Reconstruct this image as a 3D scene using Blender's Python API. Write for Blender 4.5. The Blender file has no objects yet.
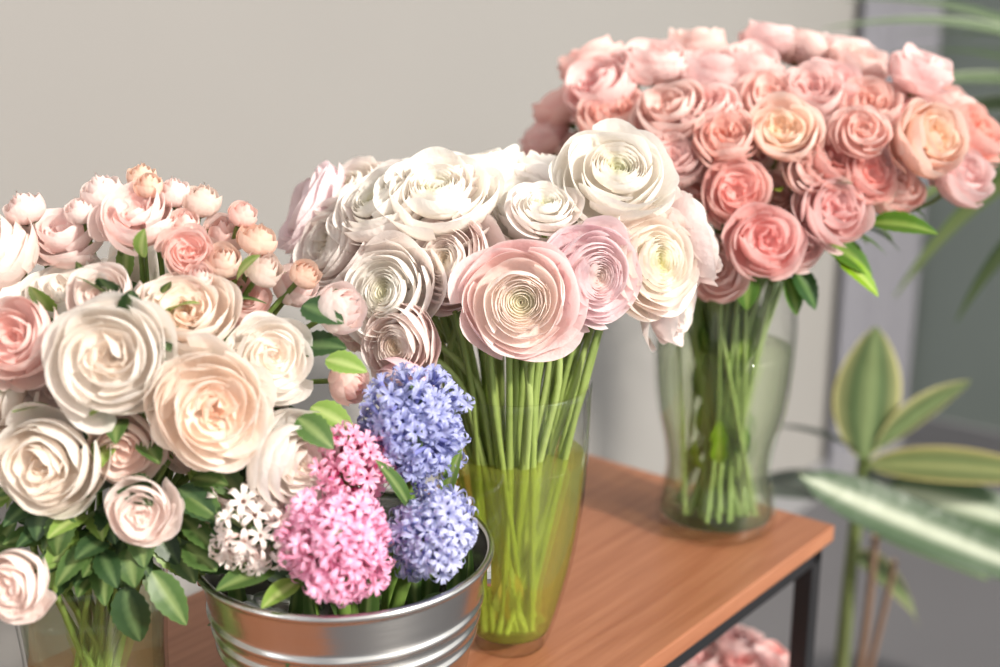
import bpy, math, random
from mathutils import Vector, Quaternion, Matrix, noise
pi=math.pi
Z0=0.75
sc=bpy.context.scene
try:
    sc.view_settings.view_transform='Standard'
except Exception: pass

def lin(c):
    out=[]
    for x in c:
        x=x/255.0
        out.append(x/12.92 if x<=0.04045 else ((x+0.055)/1.055)**2.4)
    return tuple(out)
def mixc(a,b,t):
    t=max(0,min(1,t)); return tuple(a[i]*(1-t)+b[i]*t for i in range(3))

# ---------------- mesh container ----------------
class M:
    def __init__(s): s.v=[];s.f=[];s.c=[]
    def add(s,v,f,c):
        o=len(s.v); s.v+=v; s.f+=[tuple(i+o for i in q) for q in f]; s.c+=c
    def mesh(s,name,mat,smooth=True):
        me=bpy.data.meshes.new(name); me.from_pydata([tuple(p) for p in s.v],[],s.f)
        if s.c:
            at=me.color_attributes.new(name='Col',type='FLOAT_COLOR',domain='POINT')
            flat=[]
            for c in s.c: flat+= [c[0],c[1],c[2],1.0]
            at.data.foreach_set('color',flat)
        if smooth: me.polygons.foreach_set('use_smooth',[True]*len(me.polygons))
        me.materials.append(mat); me.update()
        return me
def link(name,me,parent=None,loc=(0,0,0),quat=None,scale=None):
    ob=bpy.data.objects.new(name,me); sc.collection.objects.link(ob)
    L=Vector(loc)
    if parent is not None:
        ob.parent=parent; L=L-parent.location
    ob.location=L
    if quat is not None:
        ob.rotation_mode='QUATERNION'; ob.rotation_quaternion=quat
    if scale is not None: ob.scale=(scale,)*3 if not hasattr(scale,'__len__') else scale
    return ob
def empty(name,loc):
    e=bpy.data.objects.new(name,None); e.empty_display_size=.05; sc.collection.objects.link(e); e.location=loc; return e

# ---------------- materials ----------------
def newmat(n):
    m=bpy.data.materials.new(n); m.use_nodes=True; nt=m.node_tree
    for x in list(nt.nodes): nt.nodes.remove(x)
    o=nt.nodes.new('ShaderNodeOutputMaterial'); return m,nt,o
def petal_mat(name,trans=.3,rough=.55,var=.06,noisescale=6,spec=.25):
    m,nt,o=newmat(name); N=nt.nodes.new; Lk=nt.links.new
    a=N('ShaderNodeAttribute'); a.attribute_name='Col'
    oi=N('ShaderNodeObjectInfo')
    hsv=N('ShaderNodeHueSaturation')
    mr=N('ShaderNodeMapRange'); mr.inputs[3].default_value=1-var*2; mr.inputs[4].default_value=1+var*.5
    Lk(oi.outputs['Random'],mr.inputs[0]); 
    mr2=N('ShaderNodeMapRange'); mr2.inputs[3].default_value=.6; mr2.inputs[4].default_value=1.12
    mul=N('ShaderNodeMath'); mul.operation='MULTIPLY'; mul.inputs[1].default_value=7.31
    fr=N('ShaderNodeMath'); fr.operation='FRACT'
    Lk(oi.outputs['Random'],mul.inputs[0]); Lk(mul.outputs[0],fr.inputs[0]); Lk(fr.outputs[0],mr2.inputs[0])
    Lk(a.outputs['Color'],hsv.inputs['Color']); Lk(mr.outputs[0],hsv.inputs['Value']); Lk(mr2.outputs[0],hsv.inputs['Saturation'])
    tc=N('ShaderNodeTexCoord'); no=N('ShaderNodeTexNoise'); no.inputs['Scale'].default_value=noisescale
    Lk(tc.outputs['Object'],no.inputs['Vector'])
    bp=N('ShaderNodeBump'); bp.inputs['Strength'].default_value=.12; bp.inputs['Distance'].default_value=.02
    Lk(no.outputs[0],bp.inputs['Height'])
    p=N('ShaderNodeBsdfPrincipled'); p.inputs['Roughness'].default_value=rough
    p.inputs['Specular IOR Level'].default_value=spec
    Lk(hsv.outputs[0],p.inputs['Base Color']); Lk(bp.outputs[0],p.inputs['Normal'])
    t=N('ShaderNodeBsdfTranslucent'); Lk(hsv.outputs[0],t.inputs['Color'])
    mx=N('ShaderNodeMixShader'); mx.inputs[0].default_value=trans
    Lk(p.outputs[0],mx.inputs[1]); Lk(t.outputs[0],mx.inputs[2]); Lk(mx.outputs[0],o.inputs[0])
    return m
def simple(name,col,rough=.5,metal=0,bump=0,scale=50,var=0.0,spec=.5):
    m,nt,o=newmat(name); N=nt.nodes.new; Lk=nt.links.new
    p=N('ShaderNodeBsdfPrincipled'); p.inputs['Roughness'].default_value=rough; p.inputs['Metallic'].default_value=metal
    p.inputs['Specular IOR Level'].default_value=spec
    tc=N('ShaderNodeTexCoord'); no=N('ShaderNodeTexNoise'); no.inputs['Scale'].default_value=scale
    Lk(tc.outputs['Object'],no.inputs['Vector'])
    r=N('ShaderNodeMix'); r.data_type='RGBA'
    r.inputs[6].default_value=(*[c*(1-var) for c in col],1); r.inputs[7].default_value=(*[min(1,c*(1+var)) for c in col],1)
    Lk(no.outputs[0],r.inputs[0]); Lk(r.outputs[2],p.inputs['Base Color'])
    if bump:
        b=N('ShaderNodeBump'); b.inputs['Strength'].default_value=bump; b.inputs['Distance'].default_value=.002
        Lk(no.outputs[0],b.inputs['Height']); Lk(b.outputs[0],p.inputs['Normal'])
    Lk(p.outputs[0],o.inputs[0]); return m
def glass_mat(name,tint,edge=.9,refr=0.0,rmax=.6,rmin=.05,cloud=0,ccol=(1,1,1)):
    m,nt,o=newmat(name); N=nt.nodes.new; Lk=nt.links.new
    lw=N('ShaderNodeLayerWeight'); lw.inputs[0].default_value=.5
    pw=N('ShaderNodeMath'); pw.operation='POWER'; pw.inputs[1].default_value=3.0; Lk(lw.outputs['Facing'],pw.inputs[0])
    mr=N('ShaderNodeMapRange'); mr.inputs[3].default_value=rmin; mr.inputs[4].default_value=rmax; Lk(pw.outputs[0],mr.inputs[0])
    ge=N('ShaderNodeNewGeometry'); inv=N('ShaderNodeMath'); inv.operation='SUBTRACT'; inv.inputs[0].default_value=1; Lk(ge.outputs['Backfacing'],inv.inputs[1])
    fac=N('ShaderNodeMath'); fac.operation='MULTIPLY'; Lk(mr.outputs[0],fac.inputs[0]); Lk(inv.outputs[0],fac.inputs[1])
    tr=N('ShaderNodeBsdfTransparent'); 
    cm=N('ShaderNodeMix'); cm.data_type='RGBA'; cm.inputs[6].default_value=(*tint,1); cm.inputs[7].default_value=(*[c*edge for c in tint],1)
    Lk(pw.outputs[0],cm.inputs[0]); Lk(cm.outputs[2],tr.inputs[0])
    body=tr
    if refr>0:
        rf=N('ShaderNodeBsdfRefraction'); rf.inputs['IOR'].default_value=1.15; rf.inputs['Roughness'].default_value=.02; Lk(cm.outputs[2],rf.inputs[0])
        m0=N('ShaderNodeMixShader'); m0.inputs[0].default_value=refr; Lk(tr.outputs[0],m0.inputs[1]); Lk(rf.outputs[0],m0.inputs[2]); body=m0
    if cloud>0:
        df=N('ShaderNodeBsdfTranslucent'); df.inputs[0].default_value=(*ccol,1)
        d2=N('ShaderNodeBsdfDiffuse'); d2.inputs[0].default_value=(*ccol,1)
        ma=N('ShaderNodeMixShader'); Lk(df.outputs[0],ma.inputs[1]); Lk(d2.outputs[0],ma.inputs[2])
        mb=N('ShaderNodeMixShader'); mb.inputs[0].default_value=cloud; Lk(body.outputs[0],mb.inputs[1]); Lk(ma.outputs[0],mb.inputs[2]); body=mb
    gl=N('ShaderNodeBsdfGlossy'); gl.inputs['Roughness'].default_value=.04
    mx=N('ShaderNodeMixShader'); Lk(fac.outputs[0],mx.inputs[0]); Lk(body.outputs[0],mx.inputs[1]); Lk(gl.outputs[0],mx.inputs[2])
    Lk(mx.outputs[0],o.inputs[0]); return m

MP=petal_mat('petal_soft',.42,var=.03)
MPK=petal_mat('petal_pink',.42,var=.04)
MH=petal_mat('petal_hyacinth',.3,rough=.35,spec=.4)
ML=petal_mat('leaf_green',.3,rough=.40,spec=.4,noisescale=40)
MS=petal_mat('stem_green',.25,rough=.4,spec=.4,noisescale=60)
MG=glass_mat('clear_glass',(.99,.995,.985),.80,rmax=.85,rmin=.035)
MW=glass_mat('water_green',(.88,.92,.56),.85,refr=.3,rmax=.12,rmin=.02,cloud=.22,ccol=lin((208,210,104)))
MWC=glass_mat('water_clear',(.94,.975,.86),.90,refr=.3,rmax=.12,rmin=.02,cloud=.04,ccol=lin((185,205,140)))

# ---------------- petals ----------------
def petal(m,rnd,phi,w,R,z0,zt,flare,ruf,cf,bulge=.12,rnd_edge=.22,nt=7,ns=9,tw=.06,pe=2.3,ze=1.5,tilt=0,shift=0):
    v=[];f=[];c=[]
    p1=rnd.uniform(0,6.28);p2=rnd.uniform(0,6.28);k1=rnd.uniform(1.6,3.2);k2=rnd.uniform(4,6.5)
    notch=rnd.uniform(-.0,.08); nx=rnd.uniform(-.4,.4)
    tx=rnd.uniform(-tilt,tilt); ty=rnd.uniform(-tilt,tilt)
    sx=rnd.uniform(-shift,shift); sy=rnd.uniform(-shift,shift)
    for i in range(nt+1):
        t=i/nt
        for j in range(ns+1):
            s=-1+2*j/ns
            T=t*(1-rnd_edge*abs(s)**2.6-notch*math.exp(-((s-nx)*4)**2))
            T=min(1.0,max(0.0,T))
            a=phi+s*w*(.32+.68*min(1,t*1.5)**.8)
            r=.04+(R-.04)*(1-(1-T)**pe)+bulge*R*math.sin(pi*T)*.6
            z=z0+(zt-z0)*T**ze
            q=max(0,(T-.6)/.4)
            r+=flare*q*q; 
            if flare>0: z-=flare*.5*q**3
            rf=ruf*t**3
            r+=rf*(math.sin(k1*s+p1)+.5*math.sin(k2*s+p2))
            z+=rf*.9*math.sin(k1*s*1.3+p2)
            r*=1+tw*s
            x=r*math.cos(a); y=r*math.sin(a)
            h=z-z0
            v.append(Vector((x+h*tx+sx*t,y+h*ty+sy*t,z-x*tx-y*ty))); c.append(cf(t,s))
    W=ns+1
    for i in range(nt):
        for j in range(ns):
            f.append((i*W+j,i*W+j+1,(i+1)*W+j+1,(i+1)*W+j))
    m.add(v,f,c)
def sepals(m,rnd,n=5,z0=-.55,R=.35,col=None,up=.25):
    g=col or lin((110,135,70))
    for i in range(n):
        petal(m,rnd,i*2*pi/n,.38,R,z0,z0+up,.05,.01,lambda t,s:mixc(g,lin((150,165,95)),t*.5),rnd_edge=.6,nt=4,ns=4)
    v=[];f=[]
    for i,(r,z) in enumerate([(.04,z0-.12),(.12,z0-.06),(.2,z0+.03),(.22,z0+.14)]):
        for j in range(10): v.append(Vector((r*math.cos(j*.628),r*math.sin(j*.628),z)))
    for i in range(3):
        for j in range(10): f.append((i*10+j,i*10+(j+1)%10,(i+1)*10+(j+1)%10,(i+1)*10+j))
    m.add(v,f,[g]*len(v))

def gen_ranunculus(seed,cin,cmid,cout,cedge):
    rnd=random.Random(seed); m=M(); L=11
    for k in range(L):
        fr=k/(L-1); R=.045+.46*fr
        zt=.30+.13*math.sin(pi*.6*fr)
        n=3+int(fr*3.5)
        base=mixc(cin,cmid,fr*1.5)
        off=rnd.uniform(0,6.28)
        for j in range(n):
            def cf(t,s,base=base): return mixc(base,cedge,max(0,(t-.8)*3.5))
            petal(m,rnd,off+j*2*pi/n+rnd.uniform(-.15,.15),pi/n*1.4,R*rnd.uniform(.97,1.03),zt-.16-.10*fr,zt+rnd.uniform(-.02,.02),-.02,.004+.014*fr,cf,nt=6,ns=7,tw=.04,rnd_edge=.06,bulge=.06,tilt=.03,pe=2.8,ze=1.8)
    cups=[(.60,.45,-.02,2.5,4,1.0,.018,-.02),(.72,.45,.0,2.4,4,1.0,.03,-.16),(.84,.42,.02,2.3,4,1.0,.045,-.36),(.94,.34,.06,2.1,4,1.02,.06,-.5),(1.02,.16,.11,1.9,5,.95,.07,-.52)]
    for k,(R,zt,fl,pe,n,w,rf,zb) in enumerate(cups):
        off=rnd.uniform(0,6.28); fr=k/(len(cups)-1)
        for j in range(n):
            def cf(t,s,fr=fr): return mixc(mixc(mixc(cmid,cout,fr*1.2),cmid,(1-t)*.4),cedge,max(0,(t-.78)*2.6)*.8+.25*abs(s)**3)
            petal(m,rnd,off+j*2*pi/n+rnd.uniform(-.25,.25),w*rnd.uniform(.9,1.1),R*rnd.uniform(.94,1.06),zb,zt+rnd.uniform(-.09,.07),fl+rnd.uniform(-.04,.08),rf,cf,nt=9,ns=14,tw=.09,rnd_edge=.18,bulge=.16,pe=pe,ze=1.3,tilt=.09)
    sepals(m,rnd,z0=-.52,R=.3,up=.1)
    return m
def gen_rose(seed,cin,cmid,cout,cedge,L=5,ruf=.035,openness=.0):
    rnd=random.Random(seed); m=M()
    for k in range(L):
        fr=k/(L-1); R=.08+.34*fr
        zt=.14+.24*math.sin(pi*fr*.5)
        n=3
        base=mixc(cin,cmid,fr*.9)
        off=rnd.uniform(0,6.28)
        for j in range(n):
            def cf(t,s,base=base): return mixc(base,cedge,max(0,(t-.75)*2.4))
            petal(m,rnd,off+j*2*pi/n+rnd.uniform(-.5,.5),rnd.uniform(.7,1.4),R*rnd.uniform(.8,1.15),zt-.26-.08*fr,zt+rnd.uniform(-.10,.08),-.02+.05*fr*rnd.random(),ruf*(.8+fr),cf,nt=6,ns=9,tw=.2,rnd_edge=.18,bulge=.1,tilt=.22,shift=.09,pe=2.6,ze=1.6)
    cups=[(.52,.43,-.02,2.6,3,1.25,.9,-.02),(.64,.48,-.01,2.5,3,1.25,1.1,-.16),(.76,.46,.02,2.4,4,1.05,1.2,-.36),(.87,.38,.05,2.3,4,1.05,1.3,-.56),(.96,.22,.09,2.1,4,1.05,1.5,-.68)]
    for k,(R,zt,fl,pe,n,w,rf,zb) in enumerate(cups):
        off=rnd.uniform(0,6.28); fr=k/(len(cups)-1)
        for j in range(n):
            def cf(t,s,fr=fr): return mixc(mixc(mixc(cmid,cout,fr*1.4),cmid,(1-t)*.5),cedge,max(0,(t-.7)*2.0)+.25*abs(s)**3)
            petal(m,rnd,off+j*2*pi/n+rnd.uniform(-.35,.35),w*rnd.uniform(.85,1.12),R*rnd.uniform(.90,1.07),zb,zt+rnd.uniform(-.11,.08),fl+openness*k+rnd.uniform(-.05,.08),ruf*rf,cf,nt=9,ns=13,tw=.10,rnd_edge=.26,bulge=.22,pe=pe,ze=1.35,tilt=.13)
    for j in range(2): # a couple of relaxed guard petals
        def cf(t,s): return mixc(cout,cedge,t*.6)
        petal(m,rnd,rnd.uniform(0,6.28),.75,.97,-.68,-.05,.14,ruf*1.6,cf,nt=9,ns=12,tw=.1,rnd_edge=.3,bulge=.2,pe=1.9,ze=1.3,tilt=.1)
    sepals(m,rnd,z0=-.70,R=.3,up=.12)
    return m
def gen_bud(seed,cin,cout,cedge):
    rnd=random.Random(seed); m=M()
    for k in range(4):
        R=.15+.17*k; n=3+(k>1); off=rnd.uniform(0,6)
        for j in range(n):
            petal(m,rnd,off+j*2*pi/n,pi/n*1.5,R,-.7,.75-.13*k,-.22+.06*k+(.12 if k==3 else 0),.02,lambda t,s:mixc(mixc(cin,cout,k/3),cedge,max(0,(t-.7)*2)),nt=7,ns=8,rnd_edge=.25,bulge=.55,tw=.08)
    sepals(m,rnd,z0=-.75,R=.62,up=.75)
    return m

# ---------------- leaves / stems ----------------
def leaf(m,base,d,up,L,W,curl=.2,fold=.15,serr=0,cols=None,nt=14,wav=0,pk=.8,side_sag=0):
    cA,cB,cV=cols
    d=Vector(d).normalized(); up=Vector(up); s_=d.cross(up)
    if s_.length<1e-3: s_=d.cross(Vector((1,0,0)))
    s_.normalize(); n=s_.cross(d).normalized(); b=Vector(base)
    v=[];f=[];c=[]; S=[-1,-.86,-.45,-.06,.06,.45,.86,1]
    ph=random.uniform(0,6)
    for i in range(nt+1):
        t=i/nt
        w=W*.5*(math.sin(pi*min(1,t**pk))**.75 if 0<t<1 else .02)+W*.015
        if serr and 0<i<nt: w*=1+serr*(1 if i%2 else -1)
        cen=b+d*(L*t*(1-.25*curl*t))-n*(curl*L*t*t)+s_*(side_sag*L*t*t)
        for s in S:
            p=cen+s_*(s*w)+n*(abs(s)*fold*w+wav*W*math.sin(t*11+ph+s*2)*abs(s))
            v.append(p)
            if abs(s)<.1: cc=cV
            elif abs(s)<.5: cc=cA
            elif abs(s)<.9: cc=mixc(cA,cB,.35)
            else: cc=cB
            c.append(cc)
    K=len(S)
    for i in range(nt):
        for j in range(K-1): f.append((i*K+j,i*K+j+1,(i+1)*K+j+1,(i+1)*K+j))
    m.add(v,f,c)
def tube(m,pts,r0,r1,col0,col1,sides=7):
    v=[];f=[];c=[]; n=len(pts); pts=[Vector(p) for p in pts]
    for i,p in enumerate(pts):
        d=(pts[min(n-1,i+1)]-pts[max(0,i-1)]).normalized()
        a=d.cross(Vector((.3,1,.1))).normalized(); b=d.cross(a)
        t=i/(n-1); r=r0*(1-t)+r1*t
        for j in range(sides):
            an=j*2*pi/sides; v.append(p+a*(r*math.cos(an))+b*(r*math.sin(an))); c.append(mixc(col0,col1,t))
    for i in range(n-1):
        for j in range(sides):
            f.append((i*sides+j,i*sides+(j+1)%sides,(i+1)*sides+(j+1)%sides,(i+1)*sides+j))
    f.append(tuple(range(sides))); f.append(tuple((n-1)*sides+j for j in reversed(range(sides))))
    m.add(v,f,c)
def bez(p0,p1,p2,p3,n=16):
    out=[]
    for i in range(n+1):
        t=i/n; u=1-t
        out.append(Vector(p0)*u**3+Vector(p1)*(3*u*u*t)+Vector(p2)*(3*u*t*t)+Vector(p3)*t**3)
    return out
def stem(m,fp,fd,neck,bot,r,c0,c1):
    fp=Vector(fp);neck=Vector(neck);bot=Vector(bot)
    h=(fp-neck).length
    pts=bez(fp,fp-Vector(fd)*h*.35,neck+(neck-bot).normalized()*h*.35,neck,10)
    pts+=bez(neck,neck-(neck-bot).normalized()*.03,bot+(neck-bot)*.4,bot,9)[1:]
    tube(m,pts,r*.8,r,c0,c1)
def quat(d,spin=0):
    return Vector(d).normalized().to_track_quat('Z','Y') @ Quaternion((0,0,1),spin)

def lathe(name,prof,mat,loc,parent=None,seg=72,closed=False):
    v=[];f=[];n=len(prof)
    for r,z in prof:
        for j in range(seg):
            a=j*2*pi/seg; v.append(Vector((r*math.cos(a),r*math.sin(a),z)))
    for i in range(n-1 if not closed else n):
        i2=(i+1)%n
        for j in range(seg):
            f.append((i*seg+j,i*seg+(j+1)%seg,i2*seg+(j+1)%seg,i2*seg+j))
    m=M(); m.v=v; m.f=f
    me=m.mesh(name,mat)
    return link(name,me,parent,loc)
def smoothprof(pts,n=6):
    out=[]
    for i in range(len(pts)-1):
        p0=pts[max(0,i-1)];p1=pts[i];p2=pts[i+1];p3=pts[min(len(pts)-1,i+2)]
        for k in range(n):
            t=k/n
            out.append(tuple(.5*((2*p1[a])+(-p0[a]+p2[a])*t+(2*p0[a]-5*p1[a]+4*p2[a]-p3[a])*t*t+(-p0[a]+3*p1[a]-3*p2[a]+p3[a])*t**3) for a in (0,1)))
    out.append(pts[-1]); return out
def vase(name,outer,th,basez,water,loc,wmat):
    e=empty(name,loc)
    o=smoothprof(outer)
    inner=[(max(.001,r-th),z) for r,z in o if z>basez]
    top=o[-1][1]
    prof=[(.0005,0.0005)]+[(o[0][0]*.8,.0005)]+o+[(o[-1][0]-th*.5,top+th*.45)]+inner[::-1]+[(inner[0][0]*.85,basez),(.0005,basez-.002)]
    lathe('glass_body',prof,MG,loc,e)
    w=[(r-th*1.15,z) for r,z in o if basez+.001<z<water]
    wp=[(.0005,basez+.0015),(w[0][0]*.9,basez+.0015)]+w+[(w[-1][0],water),(.0005,water)]
    lathe('water',wp,wmat,loc,e)
    return e

# ---------------- colours ----------------
CREAM=lin((255,249,239)); CREAM2=lin((254,245,232)); WHITE=lin((255,252,247)); BLUSH=lin((254,234,231))
ran=[gen_ranunculus(1,lin((246,245,214)),lin((255,243,234)),lin((252,221,221)),lin((255,245,242))), # hero
     gen_ranunculus(2,lin((248,228,210)),lin((252,221,222)),lin((250,209,217)),lin((255,235,238))), # pink
     gen_ranunculus(3,lin((240,240,186)),CREAM2,CREAM,WHITE),
     gen_ranunculus(4,lin((244,241,202)),CREAM,lin((255,242,236)),WHITE),
     gen_ranunculus(5,lin((248,238,216)),lin((254,241,235)),BLUSH,WHITE)]
RAN=[m.mesh('ranunculus_bloom_%d'%i,MP) for i,m in enumerate(ran)]
gar=[gen_rose(11,lin((253,234,216)),lin((255,244,233)),lin((255,247,239)),lin((255,253,248)),L=6,ruf=.04),
     gen_rose(12,lin((252,222,202)),lin((254,239,227)),lin((255,244,235)),lin((255,251,246)),L=6,ruf=.05),
     gen_rose(13,lin((250,216,202)),lin((253,232,223)),lin((254,237,230)),lin((255,246,240)),L=5,ruf=.045),
     gen_rose(14,lin((249,204,194)),lin((252,221,215)),lin((253,228,222)),lin((255,240,235)),L=5,ruf=.04)]
GAR=[m.mesh('garden_rose_bloom_%d'%i,MP) for i,m in enumerate(gar)]
spr=[gen_rose(21,lin((248,176,168)),lin((251,199,192)),lin((252,211,205)),lin((255,228,221)),L=5,ruf=.035),
     gen_rose(22,lin((250,192,172)),lin((252,207,196)),lin((253,213,205)),lin((255,230,220)),L=6,ruf=.045),
     gen_rose(23,lin((246,172,170)),lin((250,200,196)),lin((252,213,210)),lin((254,231,227)),L=5,ruf=.04,openness=.012),
     gen_rose(24,lin((253,216,172)),lin((255,228,204)),lin((253,217,205)),lin((255,234,222)),L=6,ruf=.045)]
SPR=[m.mesh('spray_rose_bloom_%d'%i,MPK) for i,m in enumerate(spr)]
BUD=[gen_bud(31,lin((246,200,192)),lin((251,222,214)),lin((255,237,229))).mesh('rose_bud_0',MP),
     gen_bud(32,lin((240,196,176)),lin((247,218,202)),lin((251,231,214))).mesh('rose_bud_1',MP)]
G1=(lin((74,108,46)),lin((92,126,56)),lin((130,154,86)))
G2=(lin((48,80,42)),lin((60,92,46)),lin((96,126,74)))
G3=(lin((126,162,58)),lin((146,180,76)),lin((174,196,110)))
G4=(lin((80,108,68)),lin((118,142,96)),lin((138,158,114)))

# ---------------- ranunculus bouquet ----------------
random.seed(5)
bx,by=.008,.862
V2=vase('glass_vase',[(.027,.001),(.030,.008),(.037,.03),(.047,.07),(.054,.115),(.0575,.16),(.059,.21)],.0024,.012,.155,(bx,by,Z0+.0),MW)
E=empty('ranunculus_bouquet',(bx,by,Z0+.2))
R_=[ # x,y,z,d,dir,variant
(.013,.79,.288,.073,(.05,-1,.22),0),
(.0615,.815,.300,.066,(.45,-1,.15),1),
(.079,.86,.357,.078,(.12,-.75,.75),2),
(-.0424,.86,.341,.082,(-.1,-.6,.95),2),
(-.033,.832,.304,.064,(-.5,-1,.5),4),
(-.073,.822,.285,.070,(-.5,-.9,.4),3),
(-.116,.88,.304,.078,(-.8,-.6,.5),4),
(-.112,.92,.331,.080,(-.5,-.3,.9),3),
(.0215,.872,.330,.074,(.1,-.5,1.0),3),
(.1037,.845,.302,.070,(.6,-.85,.3),3),
(.122,.872,.269,.062,(1,-.5,-.1),4),
(-.138,.93,.321,.075,(-1,-.2,.5),1),
(-.066,.806,.255,.054,(-.4,-.9,.0),4),
(-.015,.93,.347,.078,(-.2,.1,1),2),
(-.062,.800,.233,.038,(-.6,-.7,-.9),1),
(.046,.93,.345,.078,(.2,.1,1),3),
(.1375,.89,.309,.070,(1,0,.5),4),
(.118,.92,.324,.075,(.7,.4,.7),3),
(-.07,.95,.315,.078,(-.4,.9,.5),2),
(.01,.97,.30,.078,(0,1,.3),3),
(.08,.955,.300,.075,(.4,.9,.3),4),
(-.04,.895,.345,.07,(-.2,.1,1),3),
(-.082,.87,.335,.07,(-.5,-.4,.8),3),
(.03,.835,.340,.045,(0,-.5,.9),3),
(-.098,.85,.268,.056,(-1,-.7,.1),4),
]
st=M(); lf=M()
for i,(x,y,z,d,dr,vv) in enumerate(R_):
    p=Vector((x,y,z+Z0)); q=quat(dr,random.uniform(0,6.28))
    sx=d/2*.99
    link('ranunculus_%d'%i,RAN[vv],E,p,q,(sx*random.uniform(.95,1.05),sx*random.uniform(.95,1.05),sx*random.uniform(.95,1.15)))
    back=p-Vector(dr).normalized()*d*.26
    a=math.atan2(y-by,x-bx)+random.uniform(-.4,.4); rn=.050*random.uniform(.5,1)
    neck=Vector((bx+rn*math.cos(a),by+rn*math.sin(a),Z0+.205))
    a2=a+pi+random.uniform(-.7,.7)
    rb=.023*random.random()
    bot=Vector((bx+rb*math.cos(a2),by+rb*math.sin(a2),Z0+.016))
    stem(st,back,Vector(dr).normalized(),neck,bot,.0029,lin((166,192,104)),lin((186,204,100)))
for i in range(38):
    a=random.uniform(0,6.28); rn=.051*math.sqrt(random.uniform(.2,1))
    neck=Vector((bx+rn*math.cos(a),by+rn*math.sin(a),Z0+.20)); rb=.024*random.random(); a2=a+random.uniform(-1.8,1.8)
    bot=Vector((bx+rb*math.cos(a2),by+rb*math.sin(a2),Z0+.016))
    stem(st,neck+Vector((math.cos(a)*.02,math.sin(a)*.02,.075)),(math.cos(a)*.3,math.sin(a)*.3,.8),neck,bot,.0027,lin((140,170,84)),lin((180,198,84)))
for i in range(34): # yellowing leaves low in the water
    a=random.uniform(0,6.28); zz=random.uniform(.02,.08); 
    leaf(lf,(bx+.012*math.cos(a),by+.012*math.sin(a),Z0+zz),(math.cos(a)*.35,math.sin(a)*.35,.9),(math.cos(a),math.sin(a),.2),.032,.018,.3,.3,0,random.choice([(lin((238,210,50)),lin((215,196,60)),lin((240,220,100))),(lin((178,196,90)),lin((160,186,80)),lin((200,214,120)))]))
link('stems',st.mesh('ranunculus_stems',MS),E,(0,0,0)); link('leaves',lf.mesh('ranunculus_leaves',ML),E,(0,0,0))

# ---------------- pink spray rose bouquet ----------------
px_,py_=.2008,1.0747
V3=vase('glass_vase',[(.046,.001),(.053,.006),(.0545,.018),(.052,.035),(.048,.058),(.051,.085),(.058,.115),(.062,.15),(.0635,.19),(.062,.225),(.064,.245)],.0035,.014,.175,(px_,py_,Z0),MWC)
E=empty('pink_spray_rose_bouquet',(px_,py_,Z0+.25))
P=[(.225,1.0,.373,.066,3),(.179,1.0,.368,.052,1),(.139,1.03,.387,.062,1),(.138,1.0,.351,.058,0),(.186,.98,.329,.058,0),(.206,.96,.292,.062,2),
(.1755,.98,.2645,.052,1),(.2625,.98,.313,.059,2),(.2655,1.0,.3515,.058,0),(.342,1.0,.368,.064,3),(.401,1.07,.365,.062,1),(.382,1.03,.332,.056,2),
(.353,1.07,.416,.055,2),(.324,1.03,.326,.056,1),(.088,1.1,.398,.07,2),(.134,1.1,.423,.058,0),(.056,1.15,.3815,.060,0),(.042,1.15,.352,.056,2),
(.096,1.07,.376,.062,1),(.0816,1.15,.421,.057,0),(.181,1.1,.414,.06,2),(.216,1.1,.42,.058,0),(.271,1.15,.433,.057,1),(.283,1.07,.403,.058,2),
(.305,1.05,.387,.058,1),(.2576,1.05,.4,.056,0),(.307,1.03,.356,.055,2),(.340,1.07,.385,.055,0),(.118,1.05,.354,.057,2),(.167,1.03,.389,.054,0),
(.081,1.12,.345,.06,1),(.315,1.12,.419,.055,1),(.223,1.05,.396,.056,1),(.164,1.02,.331,.052,2),(.225,1.02,.318,.048,1),(.241,1.15,.438,.053,2),
(.384,1.1,.389,.057,1),(.176,1.15,.433,.055,1),(.313,1.17,.427,.055,0),(.12,1.17,.42,.055,0),(.295,1.0,.34,.05,0),(.105,1.05,.32,.05,0),(.24,.985,.285,.042,0),(.365,1.05,.35,.05,0),
(.20,1.03,.353,.045,2),(.245,.99,.345,.042,1),(.155,1.0,.315,.042,0),(.285,.99,.375,.045,1)]
rr=random.Random(77)
for (x,y,z,d,vv) in list(P):
    if y<1.12 and rr.random()<.55 and z>.3: P.append((x+rr.uniform(-.02,.02),2.2-y+rr.uniform(-.01,.02),z-.01,d,rr.randrange(3)))
st=M(); lf=M()
cc=Vector((.21,1.10,.20))
for i,(x,y,z,d,vv) in enumerate(P):
    v=Vector((x,y,z))-cc; v.x*=.7; v.normalize(); dr=(v+Vector((random.uniform(-.3,.3),-.3+random.uniform(-.3,.2),random.uniform(-.25,.2)))).normalized()
    if y>1.12: dr=(v+Vector((0,-.1,.1))).normalized()
    p=Vector((x,y,z+Z0)); s=d/2*.99*random.choice([1,1,.92])
    link('spray_rose_%d'%i,SPR[vv],E,p,quat(dr,random.uniform(0,6.28)),(s*random.uniform(.93,1.05),s*random.uniform(.93,1.05),s*random.uniform(.95,1.15)))
    back=p-dr*d*.33
    a=math.atan2(y-py_,x-px_)+random.uniform(-.5,.5); rn=.05*random.uniform(.3,1)
    neck=Vector((px_+rn*math.cos(a),py_+rn*math.sin(a),Z0+.235))
    a2=a+pi+random.uniform(-.9,.9); rb=.038*random.random()
    stem(st,back,dr,neck,(px_+rb*math.cos(a2),py_+rb*math.sin(a2),Z0+.018),.0022,lin((132,162,76)),lin((150,176,86)))
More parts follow.
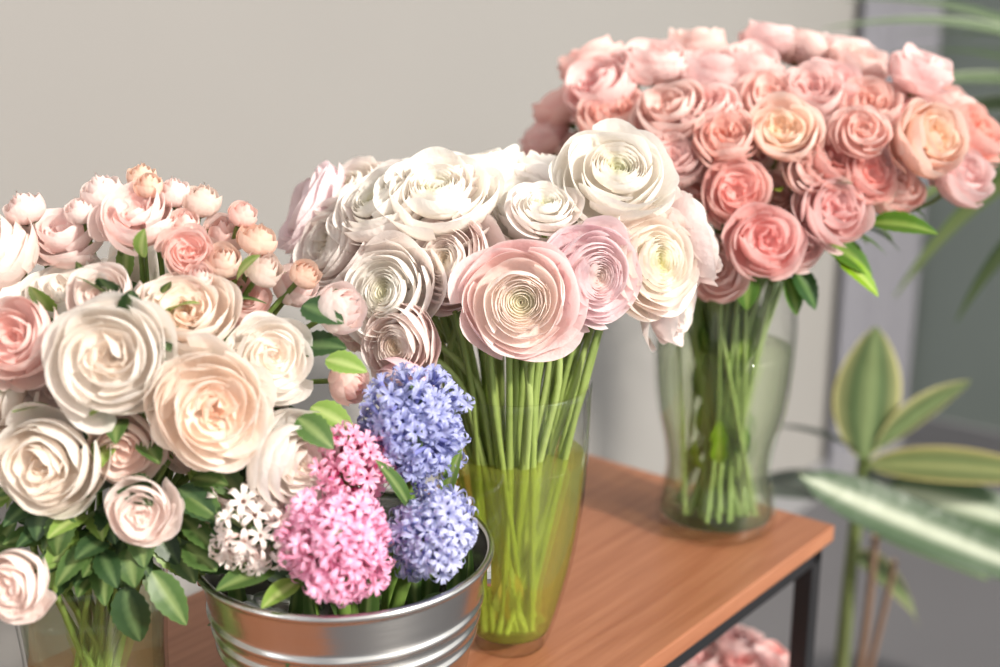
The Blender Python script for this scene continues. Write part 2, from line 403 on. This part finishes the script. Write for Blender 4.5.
for i in range(14):
    a=random.uniform(0,6.28); rn=.05*math.sqrt(random.uniform(.2,1))
    neck=Vector((px_+rn*math.cos(a),py_+rn*math.sin(a),Z0+.235)); a2=a+random.uniform(-2,2); rb=.04*random.random()
    stem(st,neck+Vector((math.cos(a)*.01,math.sin(a)*.01,.05)),(0,0,1),neck,(px_+rb*math.cos(a2),py_+rb*math.sin(a2),Z0+.018),.0022,lin((132,162,76)),lin((160,182,92)))
for i in range(95):
    a=random.uniform(0,6.28); el=random.uniform(-.3,.9); 
    v=Vector((math.cos(a)*math.cos(el)*.15,math.sin(a)*math.cos(el)*.085,math.sin(el)*.10))
    b=Vector((.21,1.08,.295+Z0))+v*random.uniform(.4,.95)
    d=(v.normalized()+Vector((random.uniform(-.5,.5),random.uniform(-.5,.5),random.uniform(-.4,.3)))).normalized()
    leaf(lf,b,d,(0,0,1),random.uniform(.03,.045),random.uniform(.016,.024),random.uniform(.1,.5),.2,.04,random.choice([G1,G1,G2,G3]))
for (b,d,L,W,g) in [((.255,1.0,.29),(.9,-.3,-.35),.06,.034,G1),((.30,1.0,.30),(.8,-.3,.1),.055,.028,G1),((.27,.99,.275),(.9,-.4,-.5),.05,.02,G3),((.24,1.0,.262),(.6,-.3,-.7),.04,.024,G2),
   ((.15,1.0,.30),(-.6,-.3,-.3),.05,.03,G2),((.165,.985,.315),(-.9,-.4,.1),.045,.028,G2),((.13,1.02,.295),(-.5,-.2,-.5),.045,.03,G1),
   ((.20,1.0,.262),(.1,-.4,-.8),.035,.022,G1),((.235,1.0,.255),(.4,-.2,-.8),.035,.02,G1)]:
    leaf(lf,Vector(b)+Vector((0,0,Z0)),d,(0,-.5,1),L,W,.25,.2,.04,g)
for i in range(26):
    a=random.uniform(0,6.28); zz=random.uniform(.05,.22)
    leaf(lf,(px_+.02*math.cos(a),py_+.02*math.sin(a),Z0+zz),(math.cos(a)*.4,math.sin(a)*.4,.8),(math.cos(a),math.sin(a),.1),.032,.015,.2,.2,.04,random.choice([G1,G3]))
link('stems',st.mesh('spray_rose_stems',MS),E,(0,0,0)); link('leaves',lf.mesh('spray_rose_leaves',ML),E,(0,0,0))

# ---------------- garden rose bouquet (left) ----------------
lx,ly=-.262,.725
V1=vase('glass_vase',[(.040,.001),(.043,.006),(.044,.03),(.045,.07),(.047,.10),(.050,.135)],.0025,.012,.112,(lx,ly,Z0),MWC)
E=empty('garden_rose_bouquet',(lx,ly,Z0+.14))
Q=[(-.2195,.68,.283,.068,(.1,-1,.35),0),(-.165,.68,.253,.065,(.35,-1,.25),1),(-.1865,.72,.297,.056,(.15,-.7,.8),1),(-.263,.68,.2207,.062,(-.1,-1,.1),0),
(-.28,.70,.288,.052,(-.3,-1,.5),3),(-.138,.72,.271,.052,(.6,-.9,.4),0),(-.124,.70,.213,.060,(.8,-.8,.05),0),(-.222,.69,.226,.044,(0,-1,0),2),
(-.2067,.665,.196,.040,(.1,-1,.2),2),(-.2685,.76,.2975,.064,(-.1,-.5,.9),0),(-.2238,.76,.348,.050,(.1,-.5,.9),3),(-.276,.78,.334,.046,(-.2,-.5,.9),3),
(-.313,.76,.324,.055,(-.5,-.6,.7),2),(-.19,.745,.33,.034,(.4,-.8,.5),3),(-.273,.64,.163,.043,(-.3,-1,.1),2),(-.1877,.72,.219,.05,(.1,-1,-.2),2),
(-.27,.72,.255,.052,(-.1,-1,.2),2),(-.165,.76,.2975,.042,(.5,-.6,.7),3),(-.31,.72,.25,.06,(-.6,-.8,.1),1),(-.32,.76,.28,.06,(-.9,-.2,.4),0),
(-.24,.83,.30,.06,(0,.6,.8),0),(-.19,.82,.28,.06,(.4,.7,.6),1),(-.29,.83,.28,.06,(-.5,.7,.6),2),(-.15,.77,.25,.05,(.8,.3,.4),2),(-.33,.80,.25,.06,(-.9,.4,.2),0),(-.24,.86,.25,.055,(0,1,.2),1),(-.235,.715,.31,.045,(0,-.8,.7),2)]
B=[(-.1875,.78,.357,.026,(.3,-.2,1),1),(-.150,.76,.336,.026,(.4,-.2,1),1),(-.0964,.74,.297,.034,(.8,-.5,.5),0),(-.0933,.74,.249,.030,(.9,-.6,.1),0),
(-.174,.78,.336,.030,(.2,-.5,.8),0),(-.23,.80,.369,.022,(.1,-.1,1),1),(-.13,.775,.303,.032,(.6,-.4,.8),0),(-.205,.78,.362,.024,(0,-.2,1),0),(-.25,.78,.362,.028,(-.2,-.2,1),0),(-.145,.75,.32,.026,(.6,-.4,.8),1),(-.17,.75,.325,.026,(.2,-.6,.8),1),(-.30,.78,.352,.028,(-.3,-.2,1),0),
(-.218,.77,.368,.020,(0,-.4,1),1),(-.16,.77,.35,.020,(.5,-.3,1),0),(-.12,.755,.315,.022,(.7,-.4,.7),1),(-.196,.765,.345,.022,(.2,-.5,.9),0),
(-.262,.77,.352,.020,(-.1,-.4,1),0),(-.182,.735,.318,.020,(.3,-.7,.8),0)]
st=M(); lf=M()
for i,(x,y,z,d,dr,vv) in enumerate(Q+B):
    isb=i>=len(Q); dr=Vector(dr).normalized()
    p=Vector((x,y,z+Z0)); s=d/2*(.98 if not isb else 1.12)
    link(('rose_bud_%d' if isb else 'garden_rose_%d')%i,(BUD if isb else GAR)[vv],E,p,quat(dr,random.uniform(0,6.28)),(s*random.uniform(.95,1.05),s*random.uniform(.95,1.05),s*random.uniform(1.0,1.15)))
    back=p-dr*s*.7
    a=math.atan2(y-ly,x-lx)+random.uniform(-.5,.5); rn=.04*random.uniform(.3,1)
    neck=Vector((lx+rn*math.cos(a),ly+rn*math.sin(a),Z0+.135)); a2=a+pi+random.uniform(-.9,.9); rb=.03*random.random()
    stem(st,back,dr,neck,(lx+rb*math.cos(a2),ly+rb*math.sin(a2),Z0+.015),.0022,lin((124,152,76)),lin((125,152,70)))
for i in range(150):
    a=random.uniform(0,6.28); el=random.uniform(-.5,1.2)
    v=Vector((math.cos(a)*math.cos(el)*.10,math.sin(a)*math.cos(el)*.078,math.sin(el)*.105))
    b=Vector((-.225,.75,.232+Z0))+v*random.uniform(.4,.82)
    d=(v.normalized()+Vector((random.uniform(-.5,.5),random.uniform(-.5,.5),random.uniform(-.5,.3)))).normalized()
    leaf(lf,b,d,(0,0,1),random.uniform(.024,.034),random.uniform(.012,.018),random.uniform(.1,.5),.2,.05,random.choice([G1,G1,G2,G3,G3]))
for i in range(100): # skirt of foliage over the vase neck
    a=random.uniform(-pi*.98,.25); rr_=random.uniform(.015,.060)
    b=Vector((-.24+rr_*1.3*math.cos(a),.72+rr_*.7*math.sin(a),Z0+random.uniform(.14,.215)))
    d=Vector((math.cos(a)*.8+random.uniform(-.4,.4),math.sin(a)*.6-.1,random.uniform(-.9,.2)))
    leaf(lf,b,d,(0,-.6,.8),random.uniform(.024,.036),random.uniform(.013,.019),random.uniform(.1,.4),.2,.06,random.choice([G1,G1,G2,G2,G3]))
for (b,d,L,W,g) in [
  ((-.125,.74,.272),(.85,-.4,.25),.034,.02,G2),((-.12,.735,.30),(.9,-.5,-.1),.03,.020,G2),((-.115,.72,.24),(.8,-.4,-.2),.032,.018,G3),((-.12,.70,.24),(.7,-.5,-.3),.03,.018,G1),
  ((-.105,.72,.27),(.9,-.4,0),.028,.016,G3),((-.225,.68,.14),(.2,-.2,-1),.04,.022,G2),((-.205,.67,.155),(.6,-.3,-.8),.04,.018,G1),((-.15,.69,.19),(.4,-.5,-.6),.03,.018,G2),
  ((-.215,.735,.33),(.1,-.5,.9),.02,.012,G3),((-.16,.74,.315),(.4,-.5,.7),.028,.011,G3),((-.19,.69,.20),(.6,-.4,-.2),.035,.018,G1),((-.17,.69,.185),(.5,-.5,-.4),.035,.018,G2)]:
    leaf(lf,Vector(b)+Vector((0,0,Z0)),d,(0,-.6,.8),L,W,.25,.2,.05,g)
link('stems',st.mesh('garden_rose_stems',MS),E,(0,0,0)); link('leaves',lf.mesh('garden_rose_leaves',ML),E,(0,0,0))

# ---------------- metal bucket ----------------
kx,ky=-.1008,.745
def metal():
    m,nt,o=newmat('galvanised_metal'); N=nt.nodes.new; Lk=nt.links.new
    p=N('ShaderNodeBsdfPrincipled'); p.inputs['Metallic'].default_value=1; p.inputs['Base Color'].default_value=(.60,.59,.57,1)
    tc=N('ShaderNodeTexCoord'); mp=N('ShaderNodeMapping'); mp.inputs['Scale'].default_value=(8,8,160)
    no=N('ShaderNodeTexNoise'); no.inputs['Scale'].default_value=3; no.inputs['Detail'].default_value=4
    Lk(tc.outputs['Object'],mp.inputs[0]); Lk(mp.outputs[0],no.inputs['Vector'])
    mr=N('ShaderNodeMapRange'); mr.inputs[3].default_value=.14; mr.inputs[4].default_value=.30; Lk(no.outputs[0],mr.inputs[0]); Lk(mr.outputs[0],p.inputs['Roughness'])
    b=N('ShaderNodeBump'); b.inputs['Strength'].default_value=.15; b.inputs['Distance'].default_value=.001; Lk(no.outputs[0],b.inputs['Height']); Lk(b.outputs[0],p.inputs['Normal'])
    Lk(p.outputs[0],o.inputs[0]); return m
MM=metal()
KE=empty('metal_bucket',(kx,ky,Z0))
def br(z): return .070+.0235*z/.132
prof=[(.0005,.001),(.068,.001),(.0705,.003)]
z=.006
while z<.130:
    r=br(z)
    for zc in (.078,.090,.102): r+=.0024*math.exp(-((z-zc)/.0026)**2)
    for zc in (.022,.030): r+=.0014*math.exp(-((z-zc)/.0022)**2)
    prof.append((r,z)); z+=.0011
R0=br(.132)
for k in range(13):
    a=-pi/2*.8+k*(2*pi*.8)/12
    prof.append((R0+.0012+.0026*math.cos(a),.134+.0026*math.sin(a)))
z=.130
while z>.006: prof.append((br(z)-.0015,z)); z-=.01
prof.append((.068,.004)); prof.append((.0005,.004))
lathe('bucket_body',prof,MM,(kx,ky,Z0),KE,seg=96)
for sgn in (-1,1):
    m=M(); cx=kx+sgn*.0925; 
    v=[];f=[]
    for k in range(16):
        a=k*2*pi/16
        for xx in (0,.0025*sgn): v.append(Vector((cx+xx,ky+.012*math.cos(a),Z0+.118+.010*math.sin(a))))
    for k in range(16): f.append((2*k,2*k+1,(2*k+3)%32,(2*k+2)%32))
    f.append(tuple(range(0,32,2))); f.append(tuple(range(31,0,-2)))
    m.v=v;m.f=f; link('ear_%d'%(1 if sgn>0 else 2),m.mesh('ear',MM,False),KE,(0,0,0))

# ---------------- hyacinths ----------------
def hyacinth(name,cen,axis,rad,hgt,nfl,fs,colA,colB,colT,seed,parent):
    rnd=random.Random(seed); m=M(); axis=Vector(axis).normalized()
    qa=axis.to_track_quat('Z','Y')
    for i in range(nfl):
        zz=-1+2*(i+.5)/nfl; ph=i*2.39996+rnd.uniform(-.3,.3)
        rr=math.sqrt(max(0,1-abs(zz)**2.4))
        sh=rnd.uniform(.62,1.12)
        lp=Vector((rad*rr*math.cos(ph)*sh,rad*rr*math.sin(ph)*sh,hgt*zz*.5*sh))
        nd=Vector((rr*math.cos(ph),rr*math.sin(ph),zz*.9)).normalized()
        nd=(nd+Vector([rnd.uniform(-.6,.6) for _ in range(3)])).normalized()
        q=quat(nd,rnd.uniform(0,6))
        S=fs*rnd.uniform(.8,1.2); tint=rnd.uniform(0,1)
        v=[];f=[];c=[]
        for a_,(r,z) in enumerate([(.10,-1.0),(.17,-.7),(.18,-.35),(.20,-.05)]):
            for j in range(6):
                an=j*pi/3; v.append(Vector((r*math.cos(an),r*math.sin(an),z))); c.append(colT)
        for a_ in range(3):
            for j in range(6): f.append((a_*6+j,a_*6+(j+1)%6,(a_+1)*6+(j+1)%6,(a_+1)*6+j))
        cl=rnd.uniform(.6,1.4)
        for k in range(6):
            an=k*pi/3+rnd.uniform(-.1,.1); lift=rnd.uniform(-.15,.15)
            base=len(v); prof=[(.12,-.12,.10),(.32,.14,.15),(.56,.26*cl,.17),(.76,.14,.15),(.86,-.08*cl,.11),(.85,-.26*cl,.03)]
            dx=Vector((math.cos(an),math.sin(an),0)); dy=Vector((-math.sin(an),math.cos(an),0))
            for t_,(r,z,w) in enumerate(prof):
                for s in (-1,0,1):
                    v.append(dx*r+dy*(s*w)+Vector((0,0,z+abs(s)*.06+lift*r)))
                    cA=mixc(colA,colB,tint*.6+(.4 if s else 0)); c.append(cA if s else mixc(colA,colT,.3))
            for t_ in range(5):
                for j in range(2): f.append((base+t_*3+j,base+t_*3+j+1,base+t_*3+4+j,base+t_*3+3+j))
        v=[qa@(lp+q@(p*S)) for p in v]
        m.add([Vector(cen)+p for p in v],f,c)
    tube(m,[Vector(cen)+axis*(hgt*.42),Vector(cen)-axis*(hgt*.5)],.004,.006,lin((130,160,90)),lin((130,160,90)))
    link(name,m.mesh(name,MH),parent,(0,0,0))
E=empty('hyacinth_bunch',(kx,ky,Z0+.14))
HY=[('pink_hyacinth',(-.0949,.672,.172),(.1,-.75,.75),.030,.058,160,.0086,lin((250,112,186)),lin((255,172,218)),lin((240,80,160)),1),
    ('pink_hyacinth_back',(-.092,.712,.202),(.1,-.35,1),.022,.064,100,.0086,lin((253,186,212)),lin((255,224,236)),lin((246,142,188)),2),
    ('blue_hyacinth',(-.0528,.732,.222),(.05,-.3,1),.030,.074,170,.0086,lin((160,166,220)),lin((198,204,242)),lin((124,128,202)),3),
    ('lavender_hyacinth',(-.041,.700,.166),(.35,-.6,.75),.024,.064,110,.0086,lin((190,194,234)),lin((224,226,250)),lin((152,156,218)),4),
    ('white_hyacinth',(-.146,.688,.174),(-.5,-.5,.6),.025,.054,48,.0105,lin((253,238,230)),lin((255,248,242)),lin((246,218,210)),5)]
st=M(); lf=M()
for h in HY:
    c=Vector(h[1])+Vector((0,0,Z0)); hyacinth(h[0],c,h[2],*h[3:],E)
    ax=Vector(h[2]).normalized(); b=Vector((kx+(c.x-kx)*.4,ky+(c.y-ky)*.4+.01,Z0+.01))
    tube(st,bez(c-ax*h[4]*.4,c-ax*.05,b+Vector((0,0,.08)),b,10),.0045,.005,lin((140,170,95)),lin((120,150,80)))
    for k in range(2):
        a=random.uniform(0,3.14)
        leaf(lf,Vector((c.x+.01*math.cos(a),c.y+.015+.01*math.sin(a),Z0+.08)),(math.cos(a)*.4,math.sin(a)*.4,1),(math.cos(a),math.sin(a),.1),.075,.016,.2,.35,0,G1)
for (b,d,L,W,g) in [((-.135,.685,.150),(-.7,-.6,.05),.040,.018,G1),((-.12,.675,.146),(-.5,-.8,.0),.032,.014,G3),((-.055,.705,.18),(-.3,-.4,.9),.045,.012,G1),((-.035,.725,.175),(.2,-.2,.9),.04,.010,G3)]:
    leaf(lf,Vector(b)+Vector((0,0,Z0)),d,(0,-.5,.9),L,W,.15,.3,0,g)
for i in range(60):
    a=random.uniform(0,6.28); r=.062*math.sqrt(random.random())
    leaf(lf,(kx+r*math.cos(a),ky+r*math.sin(a),Z0+random.uniform(.08,.10)),(math.cos(a)*.5,math.sin(a)*.5,random.uniform(.1,.7)),(0,0,1),.030,.017,.3,.2,.04,random.choice([G1,G2,G2]))
link('stems',st.mesh('hyacinth_stems',MS),E,(0,0,0)); link('leaves',lf.mesh('hyacinth_leaves',ML),E,(0,0,0))

# ---------------- shelf unit ----------------
ANG=math.atan2(.768,.640); A=Vector((.3129,1.0747,Z0))
dd=Vector((.640,.768,0)); nn=Vector((-.768,.640,0))
SE=empty('wooden_shelf_rack',A); SE.rotation_euler=(0,0,ANG)
def box(name,x0,x1,y0,y1,z0,z1,mat,parent,bev=.0015):
    m=M(); m.v=[Vector((x,y,z)) for x in (x0,x1) for y in (y0,y1) for z in (z0,z1)]
    m.f=[(0,1,3,2),(4,6,7,5),(0,4,5,1),(2,3,7,6),(0,2,6,4),(1,5,7,3)]
    ob=bpy.data.objects.new(name,m.mesh(name,mat,False)); sc.collection.objects.link(ob)
    if parent: ob.parent=parent
    if bev:
        b=ob.modifiers.new('b','BEVEL'); b.width=bev; b.segments=2
    return ob
def wood():
    m,nt,o=newmat('warm_wood'); N=nt.nodes.new; Lk=nt.links.new
    tc=N('ShaderNodeTexCoord'); mp=N('ShaderNodeMapping'); mp.inputs['Scale'].default_value=(2.2,55,30); Lk(tc.outputs['Object'],mp.inputs[0])
    no=N('ShaderNodeTexNoise'); no.inputs['Scale'].default_value=2.5; no.inputs['Detail'].default_value=8; no.inputs['Distortion'].default_value=.6; Lk(mp.outputs[0],no.inputs['Vector'])
    mp2=N('ShaderNodeMapping'); mp2.inputs['Scale'].default_value=(9,320,100); Lk(tc.outputs['Object'],mp2.inputs[0])
    n2=N('ShaderNodeTexNoise'); n2.inputs['Scale'].default_value=2; n2.inputs['Detail'].default_value=4; Lk(mp2.outputs[0],n2.inputs['Vector'])
    cr=N('ShaderNodeValToRGB'); e=cr.color_ramp.elements; e[0].position=.32; e[0].color=(*lin((144,90,62)),1); e[1].position=.7; e[1].color=(*lin((166,112,82)),1); Lk(no.outputs[0],cr.inputs[0])
    mx=N('ShaderNodeMix'); mx.data_type='RGBA'; mx.blend_type='MULTIPLY'; mx.inputs[0].default_value=.2; Lk(cr.outputs[0],mx.inputs[6])
    c2=N('ShaderNodeValToRGB'); c2.color_ramp.elements[0].color=(.55,.5,.45,1); c2.color_ramp.elements[0].position=.35; c2.color_ramp.elements[1].position=.6; Lk(n2.outputs[0],c2.inputs[0]); Lk(c2.outputs[0],mx.inputs[7])
    p=N('ShaderNodeBsdfPrincipled'); p.inputs['Roughness'].default_value=.36; p.inputs['Specular IOR Level'].default_value=.4; Lk(mx.outputs[2],p.inputs['Base Color'])
    b=N('ShaderNodeBump'); b.inputs['Strength'].default_value=.1; b.inputs['Distance'].default_value=.0005; Lk(n2.outputs[0],b.inputs['Height']); Lk(b.outputs[0],p.inputs['Normal'])
    Lk(p.outputs[0],o.inputs[0]); return m
MWD=wood(); MBK=simple('black_metal',(.03,.032,.036),.35,.6)
box('top_board',-1.7,0,0,.35,-.016,0,MWD,SE)
box('lower_board',-1.7,0,.02,.33,-.396,-.38,MWD,SE)
box('bottom_board',-1.7,0,.02,.33,-.66,-.645,MWD,SE)
for i,(x,y) in enumerate([(-.028,.006),(-.028,.326),(-1.69,.006),(-1.69,.326)]):
    box('leg_%d'%(i+1),x,x+.018,y,y+.018,-Z0,-.016,MBK,SE,.001)
for k,zz in enumerate((-.034,-.414)):
    box('rail_front_%d'%k,-1.69,-.01,.006,.022,zz,zz+.017,MBK,SE,.001)
    box('rail_back_%d'%k,-1.69,-.01,.328,.344,zz,zz+.017,MBK,SE,.001)
    box('rail_side_%d'%k,-.028,-.012,.01,.34,zz,zz+.017,MBK,SE,.001)

# lower pink flowers in a pot
E=empty('pink_carnation_pot',(.235,1.115,Z0-.38))
lp=Vector((.235,1.115,Z0-.38))
lathe('pot',[(.0005,.001),(.035,.001),(.045,.08),(.049,.082),(.049,.09),(.044,.09),(.042,.075),(.0005,.075)],simple('pot_ceramic',(.6,.58,.55),.5),lp,E,48)
st=M()
for i in range(16):
    a=i*2.4; r=.062*math.sqrt(i/16); p=lp+Vector((r*math.cos(a),r*math.sin(a),.235-r*.6))
    dr=Vector((math.cos(a)*r*9,math.sin(a)*r*9-.2,1)).normalized()
    link('carnation_%d'%i,SPR[2],E,p,quat(dr,i),.021)
    tube(st,bez(p-dr*.01,p-dr*.05,lp+Vector((0,0,.12)),lp+Vector((0,0,.07)),8),.0016,.002,G1[0],G1[1])
link('stems',st.mesh('carnation_stems',MS),E,(0,0,0))

# ---------------- room ----------------
W0=Vector((.044,1.299,0))+nn*.45
corner=W0+dd*2.21
def quadwall(name,a,b,h,th,outn,mat):
    a=Vector(a);b=Vector(b);o=Vector(outn)*th
    m=M(); base=[a,b,b+o,a+o]; m.v=[p.copy() for p in base]+[p+Vector((0,0,h)) for p in base]
    m.f=[(0,1,5,4),(1,2,6,5),(2,3,7,6),(3,0,4,7),(4,5,6,7),(3,2,1,0)]
    return link(name,m.mesh(name,mat,False))
MWALL=simple('painted_wall',lin((136,134,131)),.85,var=.03,scale=3,bump=.05)
MWALR=simple('painted_wall_green',lin((136,146,140)),.85,var=.05,scale=3)
quadwall('wall_back',corner-dd*5.2,corner,2.7,.1,nn,MWALL)
quadwall('wall_right',corner,corner-nn*1.9,2.7,.1,dd,MWALR)
fl=M(); fl.v=[Vector((-5,-3,0)),Vector((6,-3,0)),Vector((6,6,0)),Vector((-5,6,0)),Vector((-5,-3,-.05)),Vector((6,-3,-.05)),Vector((6,6,-.05)),Vector((-5,6,-.05))]
fl.f=[(0,1,2,3),(7,6,5,4),(0,4,5,1),(1,5,6,2),(2,6,7,3),(3,7,4,0)]
link('floor',fl.mesh('floor',simple('grey_floor',lin((100,99,102)),.5,var=.08,scale=4),False))
for nm,a,b,off in (('baseboard_back',corner-dd*5.2,corner,-nn),('baseboard_right',corner,corner-nn*1.9,-dd)):
    quadwall(nm,a,b,.09,.015,off,simple(nm,lin((130,130,132)),.6))
m=M(); n=120
for i in range(n+1):
    s=i/n; p=W0+dd*(1.72+.46*s)-nn*(.018+.008*math.sin(s*32)+.004*math.sin(s*13+1))
    for k in range(9):
        z=.02+2.66*k/8; m.v.append(Vector((p.x,p.y,z)))
for i in range(n):
    for k in range(8): m.f.append((i*9+k,i*9+k+1,(i+1)*9+k+1,(i+1)*9+k))
link('curtain',m.mesh('curtain',simple('curtain_cloth',lin((116,116,123)),.9,var=.03,scale=20)))

# ---------------- background plants ----------------
def pot(parent,loc,r,h,col):
    lathe('pot',[(.0005,.001),(r*.72,.001),(r*.95,h*.88),(r*1.03,h*.9),(r*1.03,h),(r*.93,h),(r*.9,h*.86),(.0005,h*.86)],simple('pot',col,.6,var=.1,scale=12),loc,parent,48)
VG=(lin((66,102,36)),lin((224,212,104)),lin((124,150,66)))
VG2=(lin((70,104,58)),lin((36,70,32)),lin((190,202,168)))
VG3=(lin((84,112,36)),lin((208,182,62)),lin((144,152,60)))
GY=(lin((84,100,88)),lin((100,114,102)),lin((118,130,118)))
DR=(lin((92,120,74)),lin((200,212,180)),lin((124,146,104)))
pp=Vector((.47,1.53,0)); E=empty('potted_rubber_plant',pp)
pot(E,pp,.13,.24,lin((170,120,95)))
st=M(); lf=M()
def W(x,y,z): return Vector((x,y,z+Z0))
tube(st,bez(W(.47,1.53,-.52),W(.47,1.53,-.3),W(.462,1.5,-.2),W(.468,1.5,-.10),12),.011,.008,lin((110,120,72)),lin((130,150,80)))
tube(st,bez(W(.49,1.54,-.52),W(.50,1.53,-.4),W(.49,1.5,-.3),W(.485,1.48,-.20),12),.006,.005,lin((150,115,90)),lin((160,130,105)))
tube(st,bez(W(.50,1.54,-.52),W(.51,1.53,-.4),W(.515,1.5,-.3),W(.512,1.48,-.235),12),.005,.004,lin((150,115,90)),lin((160,130,105)))
leaf(lf,W(.468,1.5,-.105),(-.02,.0,1),(0,1,.1),.185,.084,.06,.2,0,VG,pk=.9)
leaf(lf,W(.48,1.5,-.09),(.75,.1,.62),(-.4,1,.5),.15,.06,.06,.25,0,VG,pk=.95)
leaf(lf,W(.47,1.51,-.1),(-.75,.3,.35),(0,.3,1),.13,.06,.2,.2,0,GY)
leaf(lf,W(.47,1.5,-.11),(.9,-.3,.12),(0,-.35,1),.24,.07,.10,.15,0,VG3,pk=.8)
leaf(lf,W(.355,1.38,-.075),(.83,-.12,-.36),(-.1,-.75,.8),.36,.064,-.10,.12,0,VG2,pk=.72,wav=.03)
leaf(lf,W(.50,1.50,-.14),(.85,-.2,-.15),(.1,-.75,.8),.24,.070,.1,.12,0,VG2,pk=.72,wav=.03)
tube(st,bez(W(.466,1.5,-.14),W(.43,1.46,-.11),W(.39,1.40,-.09),W(.356,1.381,-.076),8),.004,.003,lin((130,150,90)),lin((150,170,110)))
leaf(lf,W(.475,1.52,-.15),(.6,.3,.2),(0,0,1),.2,.07,.3,.2,0,GY)
leaf(lf,W(.475,1.52,-.2),(.7,-.1,-.1),(0,-.4,1),.2,.07,.3,.2,0,G1)
leaf(lf,W(.46,1.54,-.17),(-.7,.3,.1),(0,-.4,1),.16,.06,.3,.2,0,GY)
leaf(lf,W(.47,1.52,-.25),(.5,.1,-.3),(0,-.4,1),.18,.07,.3,.2,0,VG)
link('stems',st.mesh('rubber_plant_stems',MS),E,(0,0,0)); link('leaves',lf.mesh('rubber_plant_leaves',ML),E,(0,0,0))

pp=Vector((.98,1.68,0)); E=empty('potted_dracaena',pp)
pot(E,pp,.15,.28,lin((150,120,100)))
st=M(); lf=M()
tube(st,bez(Vector((.98,1.68,.23)),Vector((.98,1.68,.6)),Vector((.86,1.62,.85)),W(.76,1.58,.34),14),.016,.011,lin((120,105,85)),lin((120,120,85)))
rr=random.Random(3)
for i in range(34):
    a=i*2.4; el=rr.uniform(-.1,1.1); z=.26+.1*rr.random()
    L=rr.uniform(.2,.34)
    if math.cos(a)<-.2 and math.sin(a)<.3: L*=.6
    d=(math.cos(a)*math.cos(el),math.sin(a)*math.cos(el),math.sin(el)+.2)
    leaf(lf,W(.76+.01*math.cos(a),1.58+.01*math.sin(a),z),d,(0,0,1),L,.034,rr.uniform(.35,.75),.25,0,rr.choice([DR,G4,G1]),pk=.55,nt=18)
for (z,d,L,Wd,cu,c) in [(.36,(-1,-.05,.75),.36,.044,.45,DR),(.34,(-1,-.1,.35),.28,.05,.25,DR),(.33,(-1,.1,.15),.24,.055,.2,DR),(.31,(-.9,-.1,.0),.27,.038,.45,G3),(.29,(-.75,-.1,-.1),.30,.038,.6,G3),(.35,(-.8,.3,.9),.36,.038,.5,G4),(.24,(-.7,-.1,-.3),.24,.034,.5,G1)]:
    leaf(lf,W(.755,1.58,z),d,(0,-.3,1),L,Wd,cu,.25,0,c,pk=.6,nt=18)
link('trunk',st.mesh('dracaena_trunk',MS),E,(0,0,0)); link('leaves',lf.mesh('dracaena_leaves',ML),E,(0,0,0))

# ---------------- lights ----------------
sun=bpy.data.lights.new('sun','SUN'); sun.energy=5.0; sun.angle=math.radians(5); sun.color=(1,.93,.84)
so=bpy.data.objects.new('sun',sun); sc.collection.objects.link(so)
so.rotation_mode='QUATERNION'; so.rotation_quaternion=Vector((.64,-.58,.54)).normalized().to_track_quat('Z','Y'); so.location=(3,-1,3)
w=bpy.data.worlds.new('World'); sc.world=w; w.use_nodes=True; nt=w.node_tree; N=nt.nodes.new; Lk=nt.links.new
bg=nt.nodes['Background']; bg.inputs[1].default_value=1.32
tc=N('ShaderNodeTexCoord'); no=N('ShaderNodeTexNoise'); no.inputs['Scale'].default_value=1.6; no.inputs['Detail'].default_value=1  # light and dark blotches added to the world for the metal bucket to reflect
cr=N('ShaderNodeValToRGB'); e=cr.color_ramp.elements; e[0].position=.42; e[0].color=(.45,.45,.46,1); e[1].position=.58; e[1].color=(1.0,.98,.95,1)
Lk(tc.outputs['Generated'],no.inputs['Vector']); Lk(no.outputs[0],cr.inputs[0])
prev=cr.outputs[0]
for dv,lo,hi,st_ in (((.86,-.30,.42),.955,.962,3.0),((-.80,-.50,.35),.965,.970,2.5)):  # two unseen bright patches added to the world as window-like highlights on glass
    dt=N('ShaderNodeVectorMath'); dt.operation='DOT_PRODUCT'; dt.inputs[1].default_value=Vector(dv).normalized(); Lk(tc.outputs['Generated'],dt.inputs[0])
    mr=N('ShaderNodeMapRange'); mr.inputs[1].default_value=lo; mr.inputs[2].default_value=hi; mr.inputs[4].default_value=st_; Lk(dt.outputs['Value'],mr.inputs[0])
    ad=N('ShaderNodeMix'); ad.data_type='RGBA'; ad.blend_type='ADD'; ad.inputs[0].default_value=1; Lk(prev,ad.inputs[6]); Lk(mr.outputs[0],ad.inputs[7]); prev=ad.outputs[2]
Lk(prev,bg.inputs[0])

# ---------------- camera ----------------
cam=bpy.data.cameras.new('camera'); cam.lens=45; cam.sensor_width=36
co=bpy.data.objects.new('camera',cam); sc.collection.objects.link(co)
co.location=(0,0,Z0+.49); co.rotation_euler=(math.radians(90-15.8),0,0)
cam.dof.use_dof=True; cam.dof.focus_distance=.82; cam.dof.aperture_fstop=3.2
cam.clip_start=.02
sc.camera=co
